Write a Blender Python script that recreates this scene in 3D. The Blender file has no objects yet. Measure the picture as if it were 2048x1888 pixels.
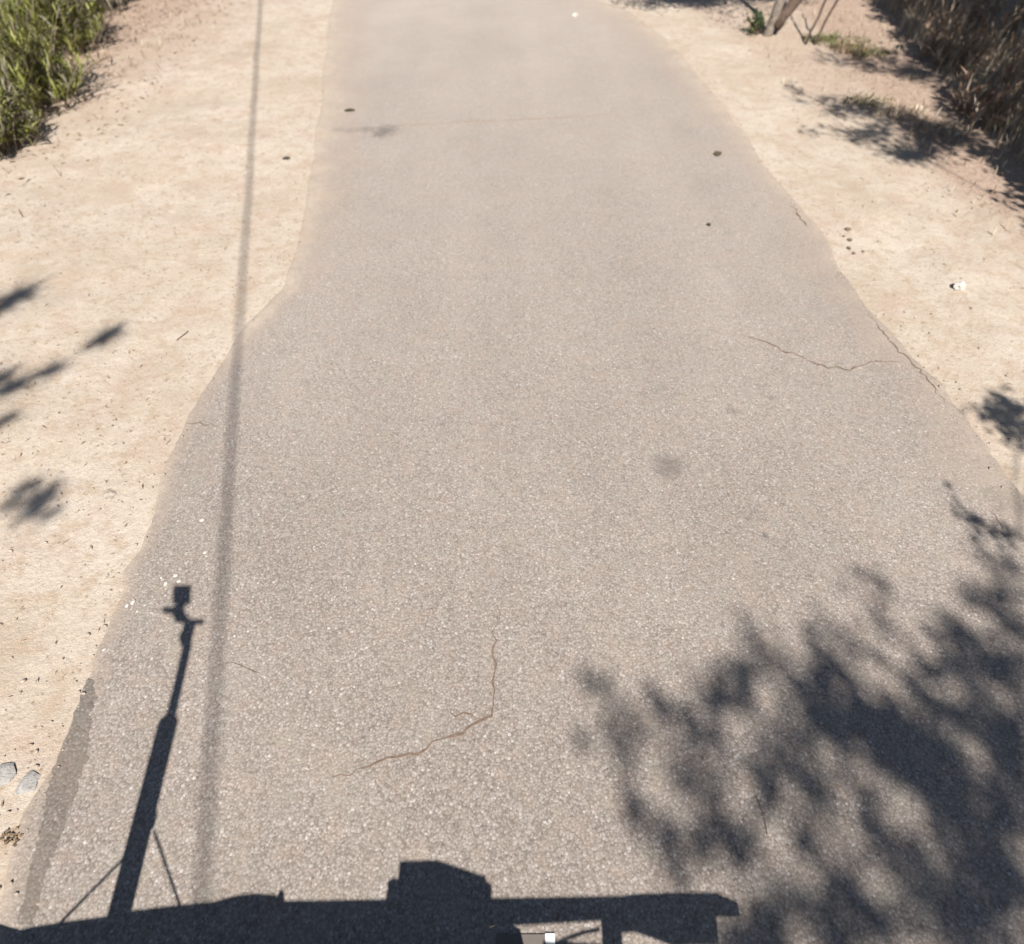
import bpy, bmesh, math, random
import numpy as np
from mathutils import Vector, Matrix, noise as mn

random.seed(7); rng = np.random.default_rng(7)
scene = bpy.context.scene
C = scene.collection
R = math.radians

# ------------------------------------------------------------------ camera
H = 3.0; PITCH = R(51.3); FPX = 1195.0
cam_d = bpy.data.cameras.new('camera'); cam = bpy.data.objects.new('camera', cam_d); C.objects.link(cam)
cam.location = (0, 0, H); cam.rotation_euler = (math.pi/2 - PITCH, 0, 0)
cam_d.sensor_fit = 'HORIZONTAL'; cam_d.sensor_width = 36; cam_d.lens = FPX/2048*36
cam_d.clip_start = 0.05; cam_d.clip_end = 2000
cam_d.dof.use_dof = True; cam_d.dof.focus_distance = 3.1; cam_d.dof.aperture_fstop = 0.9
scene.camera = cam

# ------------------------------------------------------------------ sky, sun, exposure
SX, SY = -0.1344, 0.829               # ground shift of a shadow per metre of height
w = bpy.data.worlds.new('World'); scene.world = w; w.use_nodes = True
nt = w.node_tree; nt.nodes.clear()
sky = nt.nodes.new('ShaderNodeTexSky'); sky.sky_type = 'NISHITA'; sky.sun_disc = False; sky.altitude = 700
sky.sun_elevation = math.atan(1/math.hypot(SX, SY)); sky.sun_rotation = math.atan2(-SX, -SY)
bg = nt.nodes.new('ShaderNodeBackground'); bg.inputs[1].default_value = 0.05
ow = nt.nodes.new('ShaderNodeOutputWorld')
nt.links.new(sky.outputs[0], bg.inputs[0]); nt.links.new(bg.outputs[0], ow.inputs[0])
sl = bpy.data.lights.new('sun', 'SUN'); sl.energy = 5.0; sl.angle = R(0.46); sl.color = (1.0, 0.972, 0.945)
sun = bpy.data.objects.new('sun', sl); C.objects.link(sun)
sun.rotation_euler = Vector((SX, SY, -1)).to_track_quat('-Z', 'Y').to_euler(); sun.location = (3, -15, 20)
vs = scene.view_settings
vs.view_transform = 'Standard'; vs.look = 'None'; vs.gamma = 1; vs.use_curve_mapping = False
vs.exposure = 0.78

# ------------------------------------------------------------------ helpers
def G(px, py):
    """ground point seen at a place of the photograph (measured on a 2005 px wide copy)"""
    u = px*2048/2005 - 1024; v = py*1888/1848 - 944
    a = v/FPX
    z = H/(math.sin(PITCH) + a*math.cos(PITCH))
    return u/FPX*z, z*(math.cos(PITCH) - a*math.sin(PITCH)), z
def lift_h(px, py, h):
    x, y, z = G(px, py); return Vector((x - SX*h, y - SY*h, h))
def lift_y(px, py, Y):
    x, y, z = G(px, py); h = (y - Y)/SY; return Vector((x - SX*h, Y, h))
def tag(o, label=None, cat=None, group=None, kind=None):
    if label: o['label'] = label
    if cat: o['category'] = cat
    if group: o['group'] = group
    if kind: o['kind'] = kind
    return o
def link(name, me, mat=None, parent=None, smooth=False):
    if mat is not None: me.materials.append(mat)
    if smooth:
        for p in me.polygons: p.use_smooth = True
    o = bpy.data.objects.new(name, me); C.objects.link(o)
    if parent is not None: o.parent = parent
    return o
def from_bm(name, bm, mat, parent=None, smooth=False):
    me = bpy.data.meshes.new(name); bmesh.ops.recalc_face_normals(bm, faces=bm.faces[:]); bm.to_mesh(me); bm.free()
    return link(name, me, mat, parent, smooth)
def from_np(name, v, f, mat, parent=None, smooth=False):
    me = bpy.data.meshes.new(name)
    v = np.asarray(v, dtype=np.float32); f = np.asarray(f, dtype=np.int32)
    k = f.shape[1]
    me.vertices.add(len(v)); me.vertices.foreach_set('co', v.ravel())
    me.loops.add(f.size); me.loops.foreach_set('vertex_index', f.ravel())
    me.polygons.add(len(f)); me.polygons.foreach_set('loop_start', np.arange(0, f.size, k, dtype=np.int32))
    me.polygons.foreach_set('loop_total', np.full(len(f), k, dtype=np.int32))
    me.update(calc_edges=True); me.validate()
    return link(name, me, mat, parent, smooth)
def empty(name, loc=(0, 0, 0), rz=0):
    o = bpy.data.objects.new(name, None); C.objects.link(o); o.location = loc; o.rotation_euler = (0, 0, rz)
    o.empty_display_size = .1
    return o
def box(bm, x0, x1, y0, y1, z0, z1):
    r = bmesh.ops.create_cube(bm, size=1)
    for v in r['verts']:
        v.co = Vector(((x0+x1)/2 + v.co.x*(x1-x0), (y0+y1)/2 + v.co.y*(y1-y0), (z0+z1)/2 + v.co.z*(z1-z0)))
    return r['verts']
def tube(bm, pts, rad, n=8, cap=True):
    pts = [Vector(p) for p in pts]
    if not hasattr(rad, '__len__'): rad = [rad]*len(pts)
    rings = []
    for i, p in enumerate(pts):
        d = (pts[min(i+1, len(pts)-1)] - pts[max(i-1, 0)])
        d = d.normalized() if d.length > 1e-9 else Vector((0, 0, 1))
        a = Vector((0, 0, 1)) if abs(d.z) < .9 else Vector((1, 0, 0))
        e1 = d.cross(a).normalized(); e2 = d.cross(e1)
        rings.append([bm.verts.new(p + (e1*math.cos(2*math.pi*k/n) + e2*math.sin(2*math.pi*k/n))*rad[i]) for k in range(n)])
    for a, b in zip(rings, rings[1:]):
        for k in range(n): bm.faces.new((a[k], a[(k+1) % n], b[(k+1) % n], b[k]))
    if cap:
        bm.faces.new(rings[0][::-1]); bm.faces.new(rings[-1])
def prism(bm, poly, y0, y1):
    """outline in x,z pushed along y"""
    a = [bm.verts.new((x, y0, z)) for x, z in poly]; b = [bm.verts.new((x, y1, z)) for x, z in poly]
    n = len(poly)
    bm.faces.new(a); bm.faces.new(b[::-1])
    for i in range(n): bm.faces.new((a[i], b[i], b[(i+1) % n], a[(i+1) % n]))
def wobble(pts, n=6, amp=.08):
    """resample a path and make it crooked"""
    pts = [Vector(p) for p in pts]; out = []
    for a, b in zip(pts, pts[1:]):
        for k in range(n):
            t = k/n; p = a.lerp(b, t); s = (b-a).length*amp*min(1, 4*t*(1-t)+.2)
            out.append(p + Vector((random.gauss(0, s), random.gauss(0, s), random.gauss(0, s)))*(0 if k == 0 else .4))
    out.append(pts[-1]); return out

# ------------------------------------------------------------------ materials
class N:
    def __init__(s, name):
        s.m = bpy.data.materials.new(name); s.m.use_nodes = True; s.t = s.m.node_tree
        s.b = s.t.nodes['Principled BSDF']
        if 'Specular IOR Level' in s.b.inputs: s.b.inputs['Specular IOR Level'].default_value = .2
    def n(s, typ, **kw):
        x = s.t.nodes.new(typ)
        for k, v in kw.items(): setattr(x, k, v)
        return x
    def l(s, a, b): s.t.links.new(a, b)
    def pos(s): return s.n('ShaderNodeNewGeometry').outputs['Position']
    def noise(s, scale, detail=4, rough=.6, vec=None):
        x = s.n('ShaderNodeTexNoise'); x.inputs['Scale'].default_value = scale
        x.inputs['Detail'].default_value = detail; x.inputs['Roughness'].default_value = rough
        s.l(vec if vec is not None else s.pos(), x.inputs['Vector']); return x.outputs['Fac']
    def voro(s, scale, vec=None, feature='F1'):
        x = s.n('ShaderNodeTexVoronoi', feature=feature); x.inputs['Scale'].default_value = scale
        s.l(vec if vec is not None else s.pos(), x.inputs['Vector']); return x
    def ramp(s, fac, stops, interp='LINEAR'):
        x = s.n('ShaderNodeValToRGB'); x.color_ramp.interpolation = interp
        e = x.color_ramp.elements
        while len(e) < len(stops): e.new(.5)
        for i, (p, c) in enumerate(stops):
            e[i].position = p; e[i].color = (c, c, c, 1) if isinstance(c, (int, float)) else (*c, 1)
        s.l(fac, x.inputs[0]); return x.outputs[0]
    def mix(s, fac, a, b, mode='MIX'):
        x = s.n('ShaderNodeMix', data_type='RGBA', blend_type=mode)
        for k, v in ((0, fac), (6, a), (7, b)):
            if isinstance(v, (int, float)): x.inputs[k].default_value = v
            elif isinstance(v, tuple): x.inputs[k].default_value = (*v, 1)
            else: s.l(v, x.inputs[k])
        return x.outputs[2]
    def math(s, op, a, b=0, c=0, clamp=False):
        x = s.n('ShaderNodeMath', operation=op); x.use_clamp = clamp
        for k, v in ((0, a), (1, b), (2, c)):
            if isinstance(v, (int, float)): x.inputs[k].default_value = v
            else: s.l(v, x.inputs[k])
        return x.outputs[0]
    def attr(s, name):
        return s.n('ShaderNodeAttribute', attribute_name=name).outputs['Fac']
    def bump(s, h, strength, dist):
        x = s.n('ShaderNodeBump'); x.inputs['Strength'].default_value = strength; x.inputs['Distance'].default_value = dist
        s.l(h, x.inputs['Height']); s.l(x.outputs[0], s.b.inputs['Normal'])
    def out(s, col, rough=.9):
        if isinstance(col, tuple): s.b.inputs['Base Color'].default_value = (*col, 1)
        else: s.l(col, s.b.inputs['Base Color'])
        s.b.inputs['Roughness'].default_value = rough
        return s.m
def mapped(nn, sx, sy, sz, rz=0):
    x = nn.n('ShaderNodeMapping'); x.inputs['Scale'].default_value = (sx, sy, sz); x.inputs['Rotation'].default_value = (0, 0, rz)
    nn.l(nn.pos(), x.inputs['Vector']); return x.outputs[0]

def dirt_colour(nn):
    """sandy soil: cream to pinkish tan, fine grit, sparse specks"""
    c = nn.ramp(nn.noise(.9, 5, .6), [(.30, (.36, .29, .215)), (.5, (.43, .357, .277)), (.70, (.48, .41, .332))])
    c = nn.mix(nn.ramp(nn.noise(2.3, 5, .65), [(.48, 0.), (.68, .75)]), c, (.385, .29, .222))
    c = nn.mix(nn.ramp(nn.noise(4.1, 5, .6), [(.52, 0.), (.70, .6)]), c, (.49, .42, .34))
    c = nn.mix(nn.ramp(nn.noise(7.7, 4, .65), [(.50, 0.), (.64, .7)]), c, (.36, .272, .19))
    c = nn.mix(nn.ramp(nn.noise(34, 4, .7), [(.50, 0.), (.72, .55)]), c, (.29, .22, .165))
    g = nn.ramp(nn.noise(160, 3, .7), [(.30, .82), (.70, 1.16)])
    c = nn.mix(1., c, g, 'MULTIPLY')
    sp = nn.voro(26)
    sel = nn.math('MULTIPLY', nn.ramp(sp.outputs['Distance'], [(.14, 1.), (.26, 0.)]),
                  nn.ramp(sp.outputs['Color'], [(.70, 0.), (.76, .7)]))
    return nn.mix(sel, c, (.20, .14, .09))

def m_dirt():
    nn = N('sandy_dirt'); c = dirt_colour(nn)
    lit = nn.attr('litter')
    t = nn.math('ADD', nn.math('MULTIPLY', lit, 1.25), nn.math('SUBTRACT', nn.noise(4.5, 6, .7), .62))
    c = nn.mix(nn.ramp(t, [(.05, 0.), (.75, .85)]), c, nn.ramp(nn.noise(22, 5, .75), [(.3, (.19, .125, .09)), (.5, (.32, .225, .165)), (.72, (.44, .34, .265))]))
    nn.bump(nn.math('ADD', nn.noise(18, 6, .7), nn.math('MULTIPLY', nn.noise(90, 3, .6), .3)), .55, .03)
    return nn.out(c, .95)

SPOTS = [(1308, 915, .13, .8), (1435, 805, .06, .45), (1510, 780, .035, .5), (1497, 1050, .032, .9), (1475, 1005, .10, .2),
         (757, 256, .20, .75), (745, 264, .14, .6), (715, 254, .13, .5), (685, 256, .11, .45), (660, 255, .10, .4), (600, 750, .06, .35), (540, 1322, .012, .8), (345, 1545, .02, .6), (560, 970, .012, .6),
         (1340, 1130, .03, .35), (1300, 760, .05, .3), (870, 830, .10, .15)]
def m_asphalt(name='chip_seal_asphalt', dark=1.0):
    nn = N(name)
    # stone chips: every cell its own tone
    v1 = nn.voro(78); v2 = nn.voro(150)
    sep = nn.n('ShaderNodeSeparateColor'); nn.l(v1.outputs['Color'], sep.inputs[0])
    sep2 = nn.n('ShaderNodeSeparateColor'); nn.l(v2.outputs['Color'], sep2.inputs[0])
    chips = nn.ramp(sep.outputs[0], [(0., (.10, .082, .066)), (.13, (.17, .142, .118)), (.35, (.252, .216, .183)), (.62, (.285, .247, .212)), (.90, (.335, .298, .262)), (.98, (.41, .38, .345)), (.994, (.58, .55, .50))])
    fine = nn.ramp(sep2.outputs[1], [(0., (.125, .103, .083)), (.22, (.225, .192, .163)), (.75, (.298, .26, .224)), (.97, (.39, .36, .325)), (1., (.58, .56, .52))])
    c = nn.mix(.5, chips, fine)
    c = nn.mix(nn.ramp(sep.outputs[2], [(.994, 0.), (.997, .7)]), c, (.62, .59, .54))
    c = nn.mix(nn.ramp(v1.outputs['Distance'], [(.42, 0.), (.72, .5)]), c, (.12, .098, .08))
    c = nn.mix(1., c, (.99, .958, .945), 'MULTIPLY')
    # rusty / greenish binder showing in blotches, long faint wheel bands
    c = nn.mix(nn.ramp(nn.noise(11, 4, .6), [(.50, 0.), (.70, .32)]), c, (.295, .222, .165), 'MIX')
    c = nn.mix(nn.ramp(nn.noise(8.3, 3, .6), [(.53, 0.), (.70, .28)]), c, (.225, .222, .17), 'MIX')
    c = nn.mix(nn.ramp(nn.noise(3.1, 3, .6), [(.52, 0.), (.72, .25)]), c, (.235, .225, .185), 'MIX')
    # paler tan tint growing with distance along the road, broken by noise
    sp_ = nn.n('ShaderNodeSeparateXYZ'); nn.l(nn.pos(), sp_.inputs[0])
    far = nn.math('MULTIPLY', nn.math('ADD', nn.math('DIVIDE', sp_.outputs[1], 12.), nn.math('MULTIPLY', nn.math('SUBTRACT', nn.noise(.7, 3, .6), .5), .5)), .52, clamp=True)
    c = nn.mix(far, c, (.405, .345, .29))
    c = nn.mix(1., c, nn.ramp(nn.noise(.8, 4, .6), [(.32, .95), (.68, 1.05)]), 'MULTIPLY')
    c = nn.mix(1., c, nn.ramp(nn.noise(1., 3, .55, mapped(nn, 1.5, .16, 1, .24)), [(.34, .97), (.66, 1.03)]), 'MULTIPLY')
    # oil drips and scuffs
    wob = nn.math('ADD', nn.math('MULTIPLY', nn.noise(16, 6, .75), .6), nn.math('MULTIPLY', nn.noise(70, 4, .7), .4))
    for px, py, r, s in SPOTS:
        x, y, z = G(px, py)
        vd = nn.n('ShaderNodeVectorMath', operation='DISTANCE'); nn.l(nn.pos(), vd.inputs[0]); vd.inputs[1].default_value = (x, y, .004)
        d = nn.math('DIVIDE', vd.outputs['Value'], r)
        d = nn.math('ADD', d, nn.math('MULTIPLY', nn.math('SUBTRACT', wob, .5), 3.2))
        c = nn.mix(nn.ramp(d, [(.25, s*.85), (1.2, 0.)]), c, (.10, .088, .077))
    # sand blown over the edges
    du = nn.attr('dust')
    t = nn.math('ADD', du, nn.math('MULTIPLY', nn.math('SUBTRACT', nn.math('ADD', nn.math('MULTIPLY', nn.noise(2.6, 7, .72), .65), nn.math('MULTIPLY', nn.noise(30, 5, .75), .35)), .5), 2.6))
    c = nn.mix(nn.ramp(t, [(.50, 0.), (.98, .93)]), c, dirt_colour(nn))
    c = nn.mix(nn.ramp(t, [(.02, 0.), (.5, .42)]), c, (.31, .245, .188))
    if dark != 1.0: c = nn.mix(1., c, (dark, dark, dark), 'MULTIPLY')
    hgt = nn.math('ADD', nn.math('MULTIPLY', nn.math('SUBTRACT', 1, v1.outputs['Distance']), .7), nn.math('MULTIPLY', sep.outputs[1], .5))
    nn.bump(hgt, .5, .006)
    return nn.out(c, .85)

def m_simple(name, col, rough=.8, var=.25, scale=8, metal=0., bump=0.):
    nn = N(name)
    a = tuple(x*(1-var) for x in col); b = tuple(min(1, x*(1+var)) for x in col)
    c = nn.ramp(nn.noise(scale, 5, .65), [(.3, a), (.7, b)])
    nn.b.inputs['Metallic'].default_value = metal
    if bump: nn.bump(nn.noise(scale*3, 5, .7), .6, bump)
    return nn.out(c, rough)
def m_leaf(name, cols, trans=.35, rough=.55):
    nn = N(name); gi = nn.n('ShaderNodeNewGeometry')
    k = len(cols); c = nn.ramp(gi.outputs['Random Per Island'], [(i/(k-1), cc) for i, cc in enumerate(cols)])
    nn.l(c, nn.b.inputs['Base Color']); nn.b.inputs['Roughness'].default_value = rough
    tr = nn.n('ShaderNodeBsdfTranslucent'); nn.l(c, tr.inputs['Color'])
    mx = nn.n('ShaderNodeMixShader'); mx.inputs[0].default_value = trans
    nn.l(nn.b.outputs[0], mx.inputs[1]); nn.l(tr.outputs[0], mx.inputs[2])
    nn.l(mx.outputs[0], nn.t.nodes['Material Output'].inputs[0])
    return nn.m
def m_plain(name, col, rough=.5, metal=0., spec=.5):
    nn = N(name); nn.b.inputs['Metallic'].default_value = metal; nn.b.inputs['Specular IOR Level'].default_value = spec
    c = nn.ramp(nn.noise(5, 4, .6), [(.3, tuple(x*.93 for x in col)), (.7, tuple(min(1, x*1.06) for x in col))])
    return nn.out(c, rough)

M = dict(
    dirt=m_dirt(), asphalt=m_asphalt(), patch=m_asphalt('old_asphalt', .62),
    crack=m_simple('crack_fill', (.15, .105, .076), .95, .35, 60), seal=m_simple('faint_seam', (.27, .205, .155), .95, .2, 40),
    bark=m_simple('grey_bark', (.21, .175, .14), .9, .35, 22, bump=.02), darkbark=m_simple('brown_and_shaded_bark', (.10, .07, .052), .9, .35, 22, bump=.02),
    stem=m_simple('dry_stem', (.26, .21, .15), .85, .35, 30),
    leaf=m_leaf('broad_leaf', [(.035, .055, .018), (.06, .085, .025), (.085, .11, .035), (.05, .07, .02)]),
    blade=m_leaf('shrub_leaf', [(.12, .14, .018), (.25, .26, .05), (.075, .085, .015), (.20, .21, .075), (.34, .33, .10), (.16, .17, .04), (.25, .22, .13)], .3),
    dryblade=m_leaf('grey_dry_leaf', [(.20, .175, .125), (.30, .27, .20), (.12, .10, .075), (.26, .235, .165), (.17, .165, .095)], .25, .8),
    needle=m_leaf('pine_needle', [(.03, .05, .02), (.05, .07, .03), (.07, .09, .035)], .15),
    straw=m_leaf('straw', [(.50, .41, .27), (.34, .25, .16), (.62, .55, .42), (.26, .18, .11), (.42, .33, .22)], .25, .8),
    bits=m_leaf('leaf_litter', [(.20, .135, .085), (.28, .20, .13), (.14, .095, .06), (.34, .26, .17), (.24, .18, .10)], .1, .9),
    brush=m_leaf('rusty_brush', [(.28, .175, .12), (.38, .26, .18), (.19, .12, .085), (.56, .48, .37), (.31, .20, .135), (.25, .16, .11)], .2, .85),
    weed=m_leaf('weed_leaf', [(.09, .11, .035), (.16, .17, .06), (.22, .20, .09), (.12, .12, .05)], .3),
    deadleaf=m_leaf('dead_leaf', [(.07, .055, .035), (.09, .075, .045), (.11, .085, .05)], .1, .8),
    pebble=m_simple('pebble', (.36, .30, .24), .9, .35, 30, bump=.01), rock=m_simple('grey_stone', (.36, .335, .30), .9, .25, 30, bump=.03),
    white=m_simple('white_stone', (.50, .46, .405), .9, .12, 12, bump=.02), clod=m_simple('dark_clod', (.15, .11, .078), .95, .3, 30, bump=.02),
    paint=m_plain('dark_car_paint', (.035, .037, .042), .28), glass=m_plain('dark_glass', (.015, .018, .02), .08), rubber=m_plain('tyre_rubber', (.02, .02, .02), .85, 0, .2),
    black=m_plain('black_plastic', (.03, .03, .032), .5), alu=m_plain('brushed_metal', (.42, .42, .43), .35, .8), red=m_plain('red_lens', (.35, .02, .015), .2),
    board=m_simple('grey_brown_board', (.135, .112, .095), .7, .1, 10), stripw=m_plain('white_enamel', (.66, .65, .63), .4),
    cable=m_plain('black_cable', (.03, .03, .03), .7), pole=m_simple('weathered_timber', (.20, .155, .115), .9, .3, 14, bump=.02),
    ceramic_white=m_plain('headlight_glass', (.5, .52, .54), .1), ceramic=m_plain('brown_ceramic', (.12, .06, .035), .25), stucco=m_simple('ochre_stucco', (.42, .34, .26), .95, .12, 6, bump=.02),
    roof=m_simple('clay_roof', (.26, .13, .085), .85, .3, 9, bump=.02), frame=m_plain('white_frame', (.6, .6, .58), .5), wood=m_simple('brown_door', (.13, .075, .045), .7, .3, 9),
)

# ------------------------------------------------------------------ road edges (ground metres)
LE = [(650, 0), (640, 60), (634, 130), (622, 210), (612, 300), (597, 380), (577, 470), (556, 560), (520, 595), (480, 632), (452, 672), (425, 715), (395, 765), (357, 830), (318, 910), (296, 1000),
      (262, 1080), (232, 1120), (232, 1160), (205, 1230), (178, 1290), (160, 1350), (128, 1430), (100, 1500), (70, 1545), (45, 1590), (25, 1660), (5, 1760), (-20, 1848)]
RE = [(1180, 0), (1235, 25), (1290, 62), (1340, 110), (1385, 165), (1420, 210), (1462, 265), (1495, 315), (1532, 360), (1575, 415), (1620, 475), (1665, 545), (1700, 600), (1738, 640), (1786, 700),
      (1850, 755), (1905, 830), (1950, 890), (1990, 950), (2035, 1010), (2200, 1180), (2400, 1400), (2600, 1700), (2650, 1848)]
def edge_fn(pts, far, near):
    a = sorted((G(*p)[1], G(*p)[0]) for p in pts)
    ys = [near[1]] + [q[0] for q in a] + [far[1]]; xs = [near[0]] + [q[1] for q in a] + [far[0]]
    return lambda y: np.interp(y, ys, xs)
XL = edge_fn(LE, (-17, 70), (-1.3, -12)); XR = edge_fn(RE, (-10, 70), (2.6, -12))
def fbm1(y, seed, sc=(1., 2.7, 7., 19., 41.), am=(.5, .3, .18, .14, .10)):
    return sum(a*mn.noise(Vector((y*s, seed, s))) for s, a in zip(sc, am))

# ground sheet -----------------------------------------------------------------
def ss(a, b, x): 
    t = np.clip((x-a)/(b-a), 0, 1); return t*t*(3-2*t)
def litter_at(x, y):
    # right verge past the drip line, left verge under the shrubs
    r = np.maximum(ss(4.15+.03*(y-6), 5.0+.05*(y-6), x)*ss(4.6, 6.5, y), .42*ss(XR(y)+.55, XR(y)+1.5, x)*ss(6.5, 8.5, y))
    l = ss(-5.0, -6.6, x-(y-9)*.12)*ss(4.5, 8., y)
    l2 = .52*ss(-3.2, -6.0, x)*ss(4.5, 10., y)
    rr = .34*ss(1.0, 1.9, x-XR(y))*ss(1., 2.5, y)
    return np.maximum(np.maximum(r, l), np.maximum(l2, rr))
gx = np.concatenate([[-400, -120, -50, -25, -16], np.arange(-12, 12.01, .09), [16, 25, 50, 120, 400]])
gy = np.concatenate([[-400, -120, -50, -25, -14], np.arange(-9, 18.01, .09), [20, 24, 30, 45, 80, 160, 420]])
XX, YY = np.meshgrid(gx, gy); Z = np.zeros_like(XX)
xl = XL(YY); xr = XR(YY)
dout = np.maximum(xl-XX, XX-xr)                       # >0 outside the road
near = (np.abs(XX) < 12.5) & (YY > -9.5) & (YY < 18.5)
for i in range(XX.shape[0]):
    for j in range(XX.shape[1]):
        if near[i, j]:
            x, y = XX[i, j], YY[i, j]
            Z[i, j] = .030*mn.noise(Vector((x*.9, y*.9, 0))) + .014*mn.noise(Vector((x*3.1, y*3.1, 4))) + .006*mn.noise(Vector((x*8, y*8, 9)))
k = ss(-.05, .9, dout)
rgt = ss(0, .3, XX-xr)*(1-ss(1.5, 2.2, XX-xr))
Z = Z + rgt*(.016*np.sin((XX-xr)*8.2+.5*np.sin(YY*.8))*(0.6+.4*np.sin(YY*1.7)))
Z = Z*k + np.where(dout > 0, .012*ss(.1, 1.6, dout), 0) - .030*(1-ss(-.45, .0, dout)) - .006
Z = np.where(near, Z, np.where(dout > 0, 0.0, -.03))
v = np.stack([XX.ravel(), YY.ravel(), Z.ravel()], 1)
nx, ny = len(gx), len(gy)
idx = np.arange(nx*ny).reshape(ny, nx)
f = np.stack([idx[:-1, :-1].ravel(), idx[:-1, 1:].ravel(), idx[1:, 1:].ravel(), idx[1:, :-1].ravel()], 1)
ground = from_np('dirt_ground', v, f, M['dirt'], None, True); tag(ground, kind='structure')
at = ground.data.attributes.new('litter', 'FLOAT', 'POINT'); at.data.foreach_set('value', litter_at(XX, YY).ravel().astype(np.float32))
def gz(x, y):
    i = int(np.clip(np.searchsorted(gy, y), 1, ny-1)); j = int(np.clip(np.searchsorted(gx, x), 1, nx-1))
    tx = (x-gx[j-1])/(gx[j]-gx[j-1]); ty = (y-gy[i-1])/(gy[i]-gy[i-1])
    return float((Z[i-1, j-1]*(1-tx)+Z[i-1, j]*tx)*(1-ty) + (Z[i, j-1]*(1-tx)+Z[i, j]*tx)*ty)

# road sheet ---------------------------------------------------------------------
ry = np.concatenate([np.arange(-12, -1, .25), np.arange(-1, 5, .03), np.arange(5, 18, .06), np.arange(18, 70, 1.)])
tt = np.concatenate([[0, .004, .012, .025, .04, .06, .085], np.linspace(.12, .88, 34), [.915, .94, .96, .975, .988, .996, 1]])
rows = []; dust = []
for y in ry:
    jl = .055*fbm1(y, 3.3) * (1.0 if y < 5 else 1.8); jr = .10*fbm1(y, 8.1)
    a = float(XL(y))+jl; b = float(XR(y))+jr
    xs = a + (b-a)*tt
    wl = float(np.interp(y, [0, 1.2, 3.0, 4.2, 6, 12], [.13, .12, .15, .32, .62, .85])); wr = float(np.interp(y, [0, 2, 4, 6, 10, 13], [.30, .42, .45, .38, .65, 1.1]))
    dl = np.clip(1-(xs-a)/wl, 0, 1); dr = np.clip(1-(b-xs)/wr, 0, 1)*float(np.interp(y, [1, 4, 5, 8], [.8, .62, .75, 1.]))
    rows.append(np.stack([xs, np.full_like(xs, y), np.where((tt == 0) | (tt == 1), -.012, np.where((tt < .005) | (tt > .995), .002, .005))], 1)); dust.append(np.maximum(dl, dr))
v = np.concatenate(rows); n = len(tt); idx = np.arange(len(v)).reshape(len(ry), n)
f = np.stack([idx[:-1, :-1].ravel(), idx[:-1, 1:].ravel(), idx[1:, 1:].ravel(), idx[1:, :-1].ravel()], 1)
road = from_np('road', v, f, M['asphalt'], None, True); tag(road, kind='structure')
at = road.data.attributes.new('dust', 'FLOAT', 'POINT'); at.data.foreach_set('value', np.concatenate(dust).astype(np.float32))
RZ = .005

def ribbon(name, pix, wid, mat, z, jag=.6, sub=7, closed=None):
    P = [Vector(G(*p)[:2]) for p in pix]; pts = []
    for a, b in zip(P, P[1:]):
        m = max(2, int((b-a).length/.035))
        for k in range(m): pts.append(a.lerp(b, k/m))
    pts.append(P[-1]); V = []; F = []
    for i, p in enumerate(pts):
        d = (pts[min(i+1, len(pts)-1)]-pts[max(i-1, 0)]).normalized(); nrm = Vector((-d.y, d.x))
        off = nrm*(random.gauss(0, .009)+.018*mn.noise(Vector((i*.35, wid*900, 1.5))))
        t = i/(len(pts)-1); taper = min(1, 5*t, 5*(1-t))
        hw = wid*.62*(.15+.85*taper)*random.uniform(1-jag, 1+jag)
        q = p+off
        V += [(q.x+nrm.x*hw, q.y+nrm.y*hw, z), (q.x-nrm.x*hw, q.y-nrm.y*hw, z)]
        if i: F.append((2*i-2, 2*i-1, 2*i+1, 2*i))
    return from_np(name, V, F, mat, road)
ribbon('crack', [(985, 1170), (972, 1240), (970, 1315), (964, 1335), (960, 1352), (966, 1380), (967, 1406), (930, 1416), (890, 1440), (850, 1461), (800, 1476), (760, 1488), (720, 1508), (650, 1532)], .0082, M['crack'], RZ+.0012)
ribbon('crack', [(1440, 655), (1500, 672), (1530, 686), (1572, 700), (1620, 721), (1662, 723), (1700, 711), (1765, 708)], .011, M['crack'], RZ+.0012)
ribbon('crack', [(1545, 400), (1580, 445)], .014, M['crack'], RZ+.0012)
ribbon('crack', [(1700, 615), (1728, 650), (1760, 690), (1800, 725), (1850, 790)], .008, M['crack'], RZ+.0014)
ribbon('crack', [(1940, 1000), (1965, 1040)], .007, M['crack'], RZ+.0012)
ribbon('crack', [(362, 831), (392, 829), (425, 833)], .007, M['crack'], RZ+.0012)
ribbon('crack', [(435, 1305), (470, 1300), (515, 1318)], .004, M['crack'], RZ+.0012)
ribbon('seam', [(690, 253), (760, 248), (900, 240), (1060, 233), (1170, 228), (1210, 215)], .02, M['seal'], RZ+.001)
ribbon('crack', [(930, 1416), (905, 1402), (880, 1398)], .006, M['crack'], RZ+.0013)

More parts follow.
